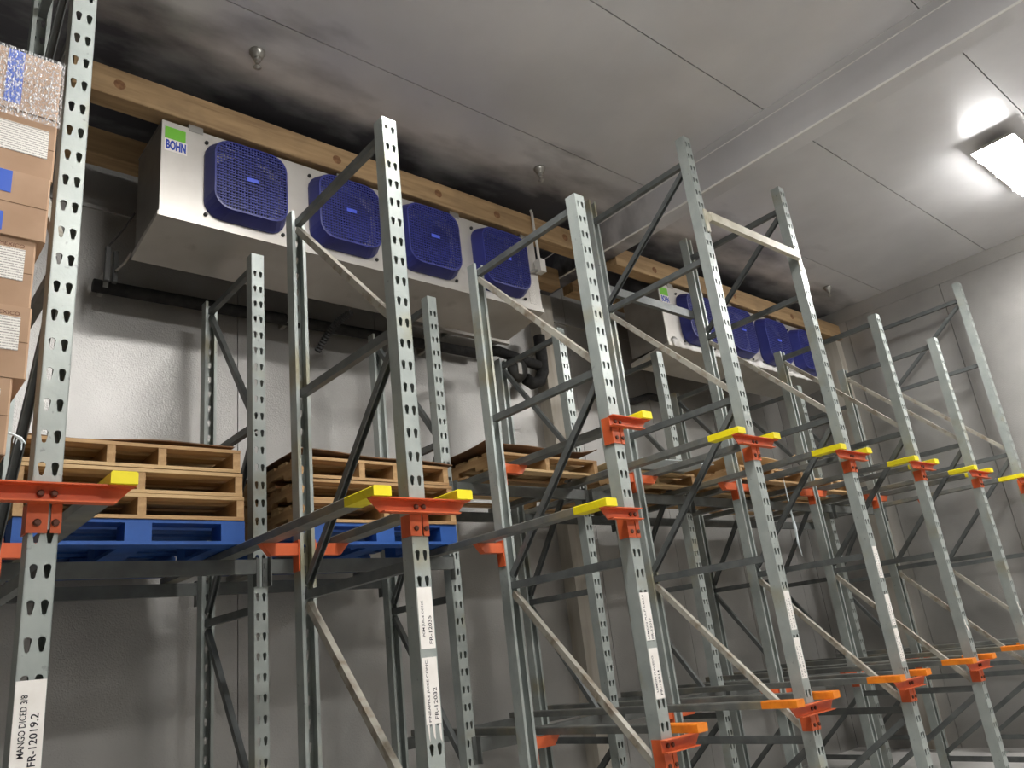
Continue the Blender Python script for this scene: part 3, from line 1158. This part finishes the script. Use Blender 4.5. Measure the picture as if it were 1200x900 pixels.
# ================================================================== carton stack, front left
CXR, CY, CW, CDp, CHt = 0.41, 2.5, 0.40, 0.56, 0.2268
cz0 = LEFT_Z + RH
slip = tag(link('slip_sheet', bx(-0.04, 0.355, CY + 0.01, CY + CDp - 0.01, cz0 + 0.0005, cz0 + 0.0055).mesh('slip_sheet', M['cardboard_dark'])),
           'brown slip sheet under the carton stack at the left edge', 'slip sheet')
ORD = ['bottom', 'second lowest', 'third lowest', 'third highest', 'second highest', 'topmost']
XOFF = [-0.05, -0.018, -0.022, 0.0, 0.006, 0.004]
for i in range(6):
    z0 = cz0 + 0.006 + i * CHt
    x1 = CXR + XOFF[i]
    t = thing('carton', '%s brown carton of the wrapped stack at the left edge' % ORD[i], 'carton', (x1 - CW, CY + random.uniform(-0.006, 0.004), wz(z0)), 'wrapped cartons at the left edge')
    hh = CHt - 0.0015
    b = 0.006
    pr = [(b, 0), (CW - b, 0), (CW, b), (CW, CDp - b), (CW - b, CDp), (b, CDp), (0, CDp - b), (0, b)]
    link('carton_body', MB().loft([[(p[0], p[1], 0) for p in pr], [(p[0], p[1], hh) for p in pr]]).mesh('carton_body', M['cardboard']), t)
    if i in (4, 2, 1, 0):
        zz = 0.075 if i == 4 else 0.085
        if i == 4:
            lw, rgt = 0.20, CW - 0.022
        else:
            lw, rgt = 0.17, CW - 0.028
        lp = link('printed_label', MB().box(0, lw, -0.0012, -0.0004, 0, 0.105).mesh('printed_label', M['fine_print']), t, (rgt - lw, 0, zz))
        lp['label'] = 'white printed label with fine rows of text'
        if i in (2, 1):
            d = text_mesh('PRODUCT OF MEXICO', M['bolt'], 0.012, 0.185)
            for v in d.vertices:
                v.co = Vector((v.co.x, -0.0008, v.co.y))
            link('lettering', d, t, (rgt - 0.188, 0, zz + 0.11))
    if i == 5:
        link('blue_tape', MB().box(CW - 0.155, CW - 0.108, -0.0012, -0.0004, 0.02, hh).mesh('blue_tape', M['tape_blue']), t)
    if i == 3:
        link('blue_tape', MB().box(CW - 0.18, CW - 0.105, -0.0012, -0.0004, 0.145, hh - 0.003).mesh('blue_tape', M['tape_blue']), t)
        link('blue_tape', MB().box(CW - 0.18, CW - 0.118, -0.0012, -0.0004, 0.012, 0.075).mesh('blue_tape', M['tape_blue']), t)
    link('flap_seam', MB().box(0.004, CW - 0.004, -0.0006, -0.0002, hh * 0.5 - 0.001, hh * 0.5 + 0.001).mesh('flap_seam', M['cardboard_dark']), t)

# stretch film hugging the upper cartons
fm = MB()
zs = (cz0 + 0.006 + 4.85 * CHt, cz0 + 0.006 + 6 * CHt + 0.002)
pf = [(0.0, CY - 0.014), (CXR + 0.006, CY - 0.014), (CXR + 0.012, CY - 0.006), (CXR + 0.012, CY + CDp + 0.006), (0.0, CY + CDp + 0.006)]
fm.loft([[(p[0], p[1], wz(z)) for p in pf] for z in zs], cap=False)
fo = link('stretch_film', fm.mesh('stretch_film', M['stretch_film']))
tag(fo, 'crinkled clear stretch film around the topmost carton', 'stretch film')
tw = MB()
rnd = random.Random(4)
base = Vector((0.365, 2.52, wz(0.755)))
tw.tube([base, base + Vector((0.012, 0, -0.004)), base + Vector((0.03, 0, -0.014)), base + Vector((0.044, 0, -0.028))], [0.004, 0.003, 0.006, 0.0015], 7)
for q in range(4):
    a0 = base + Vector((0.016 + 0.007 * q, 0, -0.008 - 0.004 * q))
    e = a0 + Vector((rnd.uniform(-0.006, 0.006), 0, -rnd.uniform(0.018, 0.034)))
    tw.tube([a0, (a0 + e) / 2 + Vector((rnd.uniform(-0.004, 0.004), 0, 0)), e], [0.002, 0.0016, 0.0008], 5)
tag(link('film_tail', tw.mesh('film_tail', M['slip_sheet'])), 'torn twist of clear film hanging beside the lowest cartons', 'film scrap')
# hanging scrap of film under the rails past the tie bar
fs = MB()
p0 = Vector((5.93, 3.34, wz(1.136)))
fs.tube([p0, p0 + Vector((0.0, 0, -0.3)), p0 + Vector((0.01, 0.0, -0.42)), p0 + Vector((0.0, 0, -0.54)), p0 + Vector((0.02, 0, -0.65))], [0.002, 0.008, 0.014, 0.009, 0.002], 6)
tag(link('film_strip', fs.mesh('film_strip', M['slip_sheet'])), 'torn strip of clear film hanging under the rails past the tie bar', 'film scrap')

# ================================================================== timber beams under the ceiling
TB_Y, TB_Z = 4.25, 3.60
knots = MB().lathe([(0.0, -0.0015), (0.012, -0.0012), (0.03, -0.0004), (0.034, 0.0)], 'y', n=14)
knot_mesh = knots.mesh('knot', M['knot'])


def timber(x0, x1, y, z, h, d, label, kn=()):
    t = thing('timber_beam', label, 'timber beam', (x0, y, wz(z - h)), 'timber beams carrying the coolers')
    b = 0.005
    pr = [(b, 0), (d - b, 0), (d, b), (d, h - b), (d - b, h), (b, h), (0, h - b), (0, b)]
    link('beam_body', MB().loft([[(0, p[0], p[1]) for p in pr], [(x1 - x0, p[0], p[1]) for p in pr]]).mesh('beam_body', M['timber']), t)
    for (kx, kz) in kn:
        link('knot', knot_mesh, t, (kx - x0, -0.0003, kz), (0, 0, 0))
    for xx in ((x0 + 0.05,) if x0 < 2 else ()):     # hanger rod at the free end
        link('hanger_rod', MB().lathe([(0.008, h + 0.0005), (0.008, ZC - z + h - 0.001)], 'z', (xx - x0, d / 2, 0), 8).mesh('hanger_rod', M['steel']), t)
    return t


timber(0.76, BX0, TB_Y, TB_Z, 0.20, 0.14, 'long front timber beam above the near cooler', ((1.01, 0.09), (2.46, 0.09), (3.35, 0.1), (3.95, 0.09), (4.75, 0.1)))
timber(BX1, XR - 0.002, TB_Y, TB_Z, 0.20, 0.14, 'front timber beam above the far cooler, ending at the right wall', ((6.0, 0.08), (7.4, 0.1), (8.6, 0.09)))
timber(0.85, BX0, 4.85, TB_Z - 0.02, 0.20, 0.14, 'rear timber beam behind the near cooler in shadow')
timber(BX1, XR - 0.002, 4.85, TB_Z - 0.02, 0.20, 0.14, 'rear timber beam behind the far cooler in shadow')


# ================================================================== evaporator coolers
def rsq(w, h, r, n=5):
    pts = []
    for (cx_, cz_, a0) in ((w / 2 - r, h / 2 - r, 0), (-w / 2 + r, h / 2 - r, 90), (-w / 2 + r, -h / 2 + r, 180), (w / 2 - r, -h / 2 + r, 270)):
        for k_ in range(n + 1):
            a = R(a0 + 90 * k_ / n)
            pts.append((cx_ + r * math.cos(a), cz_ + r * math.sin(a)))
    return pts


def half_extent(u, w, h, r):
    """half height of the rounded rectangle at horizontal offset u"""
    u = abs(u)
    if u <= w / 2 - r:
        return h / 2
    d = u - (w / 2 - r)
    return h / 2 - r + math.sqrt(max(0, r * r - d * d))


GW, GH, GD = 0.53, 0.55, 0.115


def guard_meshes():
    base, frontp = rsq(GW, GH, 0.11), rsq(GW - 0.05, GH - 0.05, 0.11)
    inner = rsq(GW - 0.075, GH - 0.075, 0.10)
    sh = MB()
    rings = [[(p[0], -0.001, p[1]) for p in base], [(p[0], -0.02, p[1]) for p in base], [(p[0], -GD, p[1]) for p in frontp],
             [(p[0], -GD - 0.002, p[1]) for p in inner], [(p[0], -GD + 0.006, p[1]) for p in inner],
             [(p[0] * 0.985, -GD + 0.006, p[1] * 0.985) for p in frontp], [(p[0] * 0.985, -0.02, p[1] * 0.985) for p in base]]
    sh.loft(rings, cap=False)
    shroud = sh.mesh('guard_shroud', M['fan_blue'])
    g = MB()
    W_, H_, r_ = GW - 0.072, GH - 0.072, 0.10
    n = 23
    t = 0.0042
    for i in range(1, n):
        u = -W_ / 2 + W_ * i / n
        e = half_extent(u, W_, H_, r_)
        g.box(u - t, u + t, -GD + 0.0, -GD + 0.004, -e, e)
        u = -H_ / 2 + H_ * i / n
        e = half_extent(u, H_, W_, r_)
        g.box(-e, e, -GD - 0.004, -GD - 0.0001, u - t, u + t)
    grille = g.mesh('wire_grille', M['fan_blue'])
    badge = MB().box(-0.038, 0.038, -GD - 0.008, -GD - 0.0045, -0.014, 0.014).mesh('badge', M['badge_blue'])
    fan = MB()
    fan.lathe([(0.055, -0.07), (0.06, -0.06), (0.06, -0.012)], 'y', n=14)
    for k_ in range(4):
        a0 = R(90 * k_ + 20)
        v = []
        for (rr, da, yy) in ((0.05, -0.35, -0.055), (0.05, 0.35, -0.025), (0.20, 0.42, -0.02), (0.21, -0.1, -0.065)):
            v.append((rr * math.cos(a0 + da), yy, rr * math.sin(a0 + da)))
        fan.add(v + [(p[0], p[1] + 0.003, p[2]) for p in v], [(0, 1, 2, 3), (7, 6, 5, 4), (0, 4, 5, 1), (1, 5, 6, 2), (2, 6, 7, 3), (3, 7, 4, 0)])
    fanm = fan.mesh('fan', M['fan_dark'])
    disc = MB().lathe([(0.225, -0.001), (0.225, -0.006), (0.218, -0.008)], 'y', n=28).mesh('fan_opening_shade', M['fan_dark'])  # dark disc on the closed panel, painted for shade inside the opening
    ears = MB().lathe([(0.013, -0.001), (0.013, -0.012), (0.006, -0.02)], 'y', n=8).mesh('screw', M['dark_steel'])
    return shroud, grille, badge, fanm, disc, ears


GM = guard_meshes()
CY0, CY1, CZ0, CZ1 = 4.285, 4.76, 2.69, 3.37


def cooler(x0, label, far):
    Lc = 3.10
    t = thing('evaporator_cooler', label, 'cooler', (x0, CY0, wz(CZ0)), 'coolers hung under the timber beams')
    d, h = CY1 - CY0, CZ1 - CZ0
    th = 0.012
    link('front_panel', MB().box(0, Lc, 0, th, 0.012, h).mesh('front_panel', M['cooler_metal']), t)
    link('top_panel', MB().box(0, Lc, th + 0.001, d, h - th, h).mesh('top_panel', M['cooler_side']), t)
    for xa in (0.004, Lc - 0.016):
        link('side_panel', MB().box(xa, xa + 0.012, th + 0.001, d, 0.02, h - th - 0.001).mesh('side_panel', M['cooler_side']), t)
    link('coil_block', MB().box(0.03, Lc - 0.03, d - 0.2, d - 0.02, 0.04, h - 0.03).mesh('coil_block', M['dark_steel']), t)
    # drip pan: sloping tray with folded rim
    pan = MB()
    zf, zb_ = 0.008, -0.055
    pan.add([(-0.004, -0.006, zf), (Lc + 0.004, -0.006, zf), (Lc + 0.004, d + 0.02, zb_), (-0.004, d + 0.02, zb_),
             (-0.004, -0.006, zf - 0.01), (Lc + 0.004, -0.006, zf - 0.01), (Lc + 0.004, d + 0.02, zb_ - 0.01), (-0.004, d + 0.02, zb_ - 0.01)],
            [(0, 1, 2, 3), (7, 6, 5, 4), (0, 4, 5, 1), (1, 5, 6, 2), (2, 6, 7, 3), (3, 7, 4, 0)])
    pan.box(-0.006, Lc + 0.006, -0.012, -0.006, zf - 0.012, zf + 0.022)
    for xa in (-0.010, Lc + 0.004):
        pan.add([(xa, -0.006, zf - 0.01), (xa + 0.006, -0.006, zf - 0.01), (xa + 0.006, d + 0.02, zb_ - 0.01), (xa, d + 0.02, zb_ - 0.01),
                 (xa, -0.006, zf + 0.02), (xa + 0.006, -0.006, zf + 0.02), (xa + 0.006, d + 0.02, zb_ + 0.03), (xa, d + 0.02, zb_ + 0.03)],
                [(0, 3, 2, 1), (4, 5, 6, 7), (0, 1, 5, 4), (1, 2, 6, 5), (2, 3, 7, 6), (3, 0, 4, 7)])
    link('drip_pan', pan.mesh('drip_pan', M['cooler_metal']), t)
    for i in range(4):
        c = (0.525 + 0.711 * i, 0, 0.345)
        g = link('fan_guard', GM[0], t, c)
        link('wire_grille', GM[1], g)
        link('badge', GM[2], g)
        link('fan', GM[3], g)
        link('fan_opening_shade', GM[4], g)
        for sx in (-1, 1):
            for sz in (-1, 1):
                link('screw', GM[5], g, (sx * (GW / 2 - 0.012), 0, sz * (GH / 2 - 0.012)))
    # maker's sticker
    st = link('brand_sticker', MB().box(0, 0.135, -0.0016, -0.0004, 0, 0.09).mesh('brand_sticker', M['paper']), t, (0.018, 0, h - 0.215))
    st['label'] = 'white and green sticker reading BOHN in blue'
    link('green_flash', MB().box(0.0, 0.125, -0.0018, -0.0004, 0.091, 0.175).mesh('green_flash', M['green']), st)
    dd = text_mesh('BOHN', M['ink_blue'], 0.07, 0.12, 0.05)
    for v in dd.vertices:
        v.co = Vector((v.co.x, -0.0022, v.co.y))
    link('lettering', dd, st, (0.008, 0, 0.012))
    # nameplate at the right end
    npk = link('rating_plate', MB().box(0, 0.075, -0.0016, -0.0004, 0, 0.20).mesh('rating_plate', M['fine_print']), t, (Lc - 0.13, 0, 0.06))
    npk['label'] = 'tall white rating plate with fine print'
    # hanger brackets on the top edge
    for xx in (0.16, 1.2, 2.2, 2.95):
        link('hanger_bracket', MB().box(xx, xx + 0.09, -0.004, 0.05, h - 0.02, h + 0.028).mesh('hanger_bracket', M['steel']), t)
    if far:                                    # frost on the lower front edge
        rn = random.Random(3)
        nfr = 90
        top = [0.055 + 0.05 * max(0, math.sin(i * 0.42 + 0.8)) ** 3 + rn.uniform(0, 0.014) for i in range(nfr + 1)]
        bot = [-0.006 - rn.uniform(0, 0.012) for i in range(nfr + 1)]
        fr = MB()
        rings = []
        for i in range(nfr + 1):
            xx = 0.05 + (Lc - 0.1) * i / nfr
            dp = -0.016 - rn.uniform(0, 0.012)
            rings.append([(xx, -0.0005, top[i]), (xx, dp, top[i] * 0.55), (xx, dp, bot[i] + 0.01), (xx, -0.0125, bot[i])])
        fr.loft(rings)
        link('frost', fr.mesh('frost', M['frost'], True), t)
    return t


cooler(1.27, 'near four-fan cooler with blue guards hung under the timber beam', False)
cooler(6.05, 'far four-fan cooler with blue guards and white frost along its lower edge', True)

# conduit and junction box at the right end of the near cooler
cd = thing('conduit', 'thin pale conduit with junction box at the right end of the near cooler', 'conduit', (4.335, TB_Y, wz(3.1)))
link('pipe', MB().tube([(0.0, -0.02, 0.54), (0.0, -0.03, 0.5), (0.0, -0.03, 0.3), (0.02, -0.02, 0.2), (0.02, -0.02, 0.06)], 0.012, 8).mesh('pipe', M['white_pvc']), cd)
link('junction_box', MB().box(-0.005, 0.06, -0.05, 0.02, -0.06, 0.06).mesh('junction_box', M['white_pvc']), cd)
link('cable_gland', MB().tube([(-0.005, -0.015, -0.04), (-0.05, -0.0, -0.05), (-0.09, 0.02, -0.07)], 0.010, 8).mesh('cable_gland', M['steel']), cd)

# ------------------------------------------------------------------ pipework at the back wall
pp = thing('insulated_pipe', 'black insulated pipe running along the back wall under the near cooler', 'pipe', (1.15, 5.22, wz(2.62)))
link('pipe_run', MB().tube([(0, 0, 0.0), (1.5, 0, 0.02), (2.6, 0, 0.04), (3.3, 0, 0.05)], 0.045, 12).mesh('pipe_run', M['black_foam'], True), pp)
for xx in (0.05, 1.35, 2.65):
    link('pipe_clamp', MB().box(xx, xx + 0.03, -0.05, 0.115, -0.02, 0.10).mesh('pipe_clamp', M['steel']), pp)
rb = thing('angle_rail', 'pale horizontal metal rail under the rear of the near cooler', 'rail', (3.45, 5.15, wz(2.80)))
link('rail_body', MB().box(0, 1.3, 0, 0.05, 0, 0.10).mesh('rail_body', M['cooler_metal']), rb)
for xx in (0.1, 0.65, 1.2):
    link('wall_bracket', MB().box(xx, xx + 0.04, 0.0505, 0.199, 0.03, 0.07).mesh('wall_bracket', M['steel']), rb)
dr = thing('drain_trap', 'black insulated drain trap at the back wall below the near cooler right end', 'pipe', (4.98, 5.13, wz(2.52)))
link('drop_pipe', MB().tube([(0.15, 0.0, 0.42), (0.15, 0, 0.2), (0.14, 0, 0.05), (0.08, 0, -0.06), (-0.02, 0, -0.10), (-0.1, 0, -0.06)], 0.06, 12).mesh('drop_pipe', M['black_foam'], True), dr)
link('side_pipe', MB().tube([(0.1, 0, 0.1), (-0.06, 0.02, 0.13), (-0.2, 0.06, 0.18), (-0.34, 0.08, 0.21), (-0.45, 0.1, 0.2)], 0.05, 12).mesh('side_pipe', M['black_foam'], True), dr)
link('float_bowl', MB().lathe([(0.02, -0.06), (0.11, -0.05), (0.13, 0.0), (0.11, 0.05), (0.02, 0.06)], 'y', (-0.2, 0.02, 0.02), 18).mesh('float_bowl', M['dark_steel'], True), dr)
link('tape_mark', MB().box(-0.225, -0.18, -0.05, -0.035, -0.04, 0.07).mesh('tape_mark', M['white_pvc']), dr)
link('wall_bracket', MB().box(0.12, 0.18, -0.02, 0.218, 0.2, 0.24).mesh('wall_bracket', M['steel']), dr)
hz = thing('flexible_hose', 'black ribbed hose rising to the near cooler under its middle', 'hose', (2.70, 5.1, wz(2.36)))
hp, hr = [], []
for i in range(41):
    u = i / 40
    hp.append((0.12 * u, -0.33 * u, 0.215 * u + 0.05 * math.sin(3.1 * u)))
    hr.append(0.03 if i % 2 else 0.022)
link('hose_body', MB().tube(hp, hr, 10).mesh('hose_body', M['black_foam']), hz)
hang = thing('pipe_hanger', 'dark strut bracket with thin pipe below the left end of the near cooler', 'bracket', (1.18, 4.95, wz(2.55)))
link('strut', MB().box(-0.03, 0.0, -0.02, 0.02, -0.02, 0.22).mesh('strut', M['dark_steel']), hang)
link('strut', MB().box(0.02, 0.045, -0.02, 0.02, -0.02, 0.2).mesh('strut', M['dark_steel']), hang)
link('thin_pipe', MB().tube([(0.03, -0.03, 0.05), (0.07, -0.08, 0.1), (0.09, -0.14, 0.15), (0.095, -0.17, 0.09)], 0.008, 8).mesh('thin_pipe', M['steel']), hang)
link('thin_pipe', MB().tube([(-0.03, 0.0, 0.2), (0.05, -0.1, 0.33), (0.09, -0.17, 0.42)], 0.006, 8).mesh('thin_pipe', M['dark_steel']), hang)
dr2 = thing('insulated_pipe', 'black insulated pipe loop below the left end of the far cooler', 'pipe', (6.1, 5.2, wz(2.45)))
link('pipe_run', MB().tube([(0, 0, 0.22), (0.02, 0, 0.05), (0.12, 0, -0.03), (0.4, 0, 0.0), (0.7, 0, 0.1), (1.0, 0.1, 0.14)], 0.04, 12).mesh('pipe_run', M['black_foam'], True), dr2)


# ================================================================== sprinklers
def sprinkler(x, y, label):
    t = thing('sprinkler', label, 'sprinkler', (x, y, wz(ZC)), 'ceiling sprinklers')
    link('escutcheon', MB().lathe([(0.05, -0.001), (0.05, -0.012), (0.032, -0.05), (0.024, -0.052)], 'z', n=16).mesh('escutcheon', M['steel'], True), t)
    link('sprinkler_head', MB().lathe([(0.022, -0.0525), (0.022, -0.075), (0.012, -0.08), (0.012, -0.095)], 'z', n=12).mesh('sprinkler_head', M['steel']), t)
    df = MB().lathe([(0.004, -0.0955), (0.004, -0.118), (0.026, -0.12), (0.026, -0.123), (0.003, -0.135)], 'z', n=12)
    link('deflector', df.mesh('deflector', M['steel']), t)


sprinkler(1.70, 3.86, 'pendent sprinkler on the ceiling above the near cooler left end')
sprinkler(4.13, 3.86, 'pendent sprinkler on the ceiling between the LEMON and POM JUICE frame tops')
sprinkler(8.88, 3.86, 'pendent sprinkler on the ceiling near the far right corner')
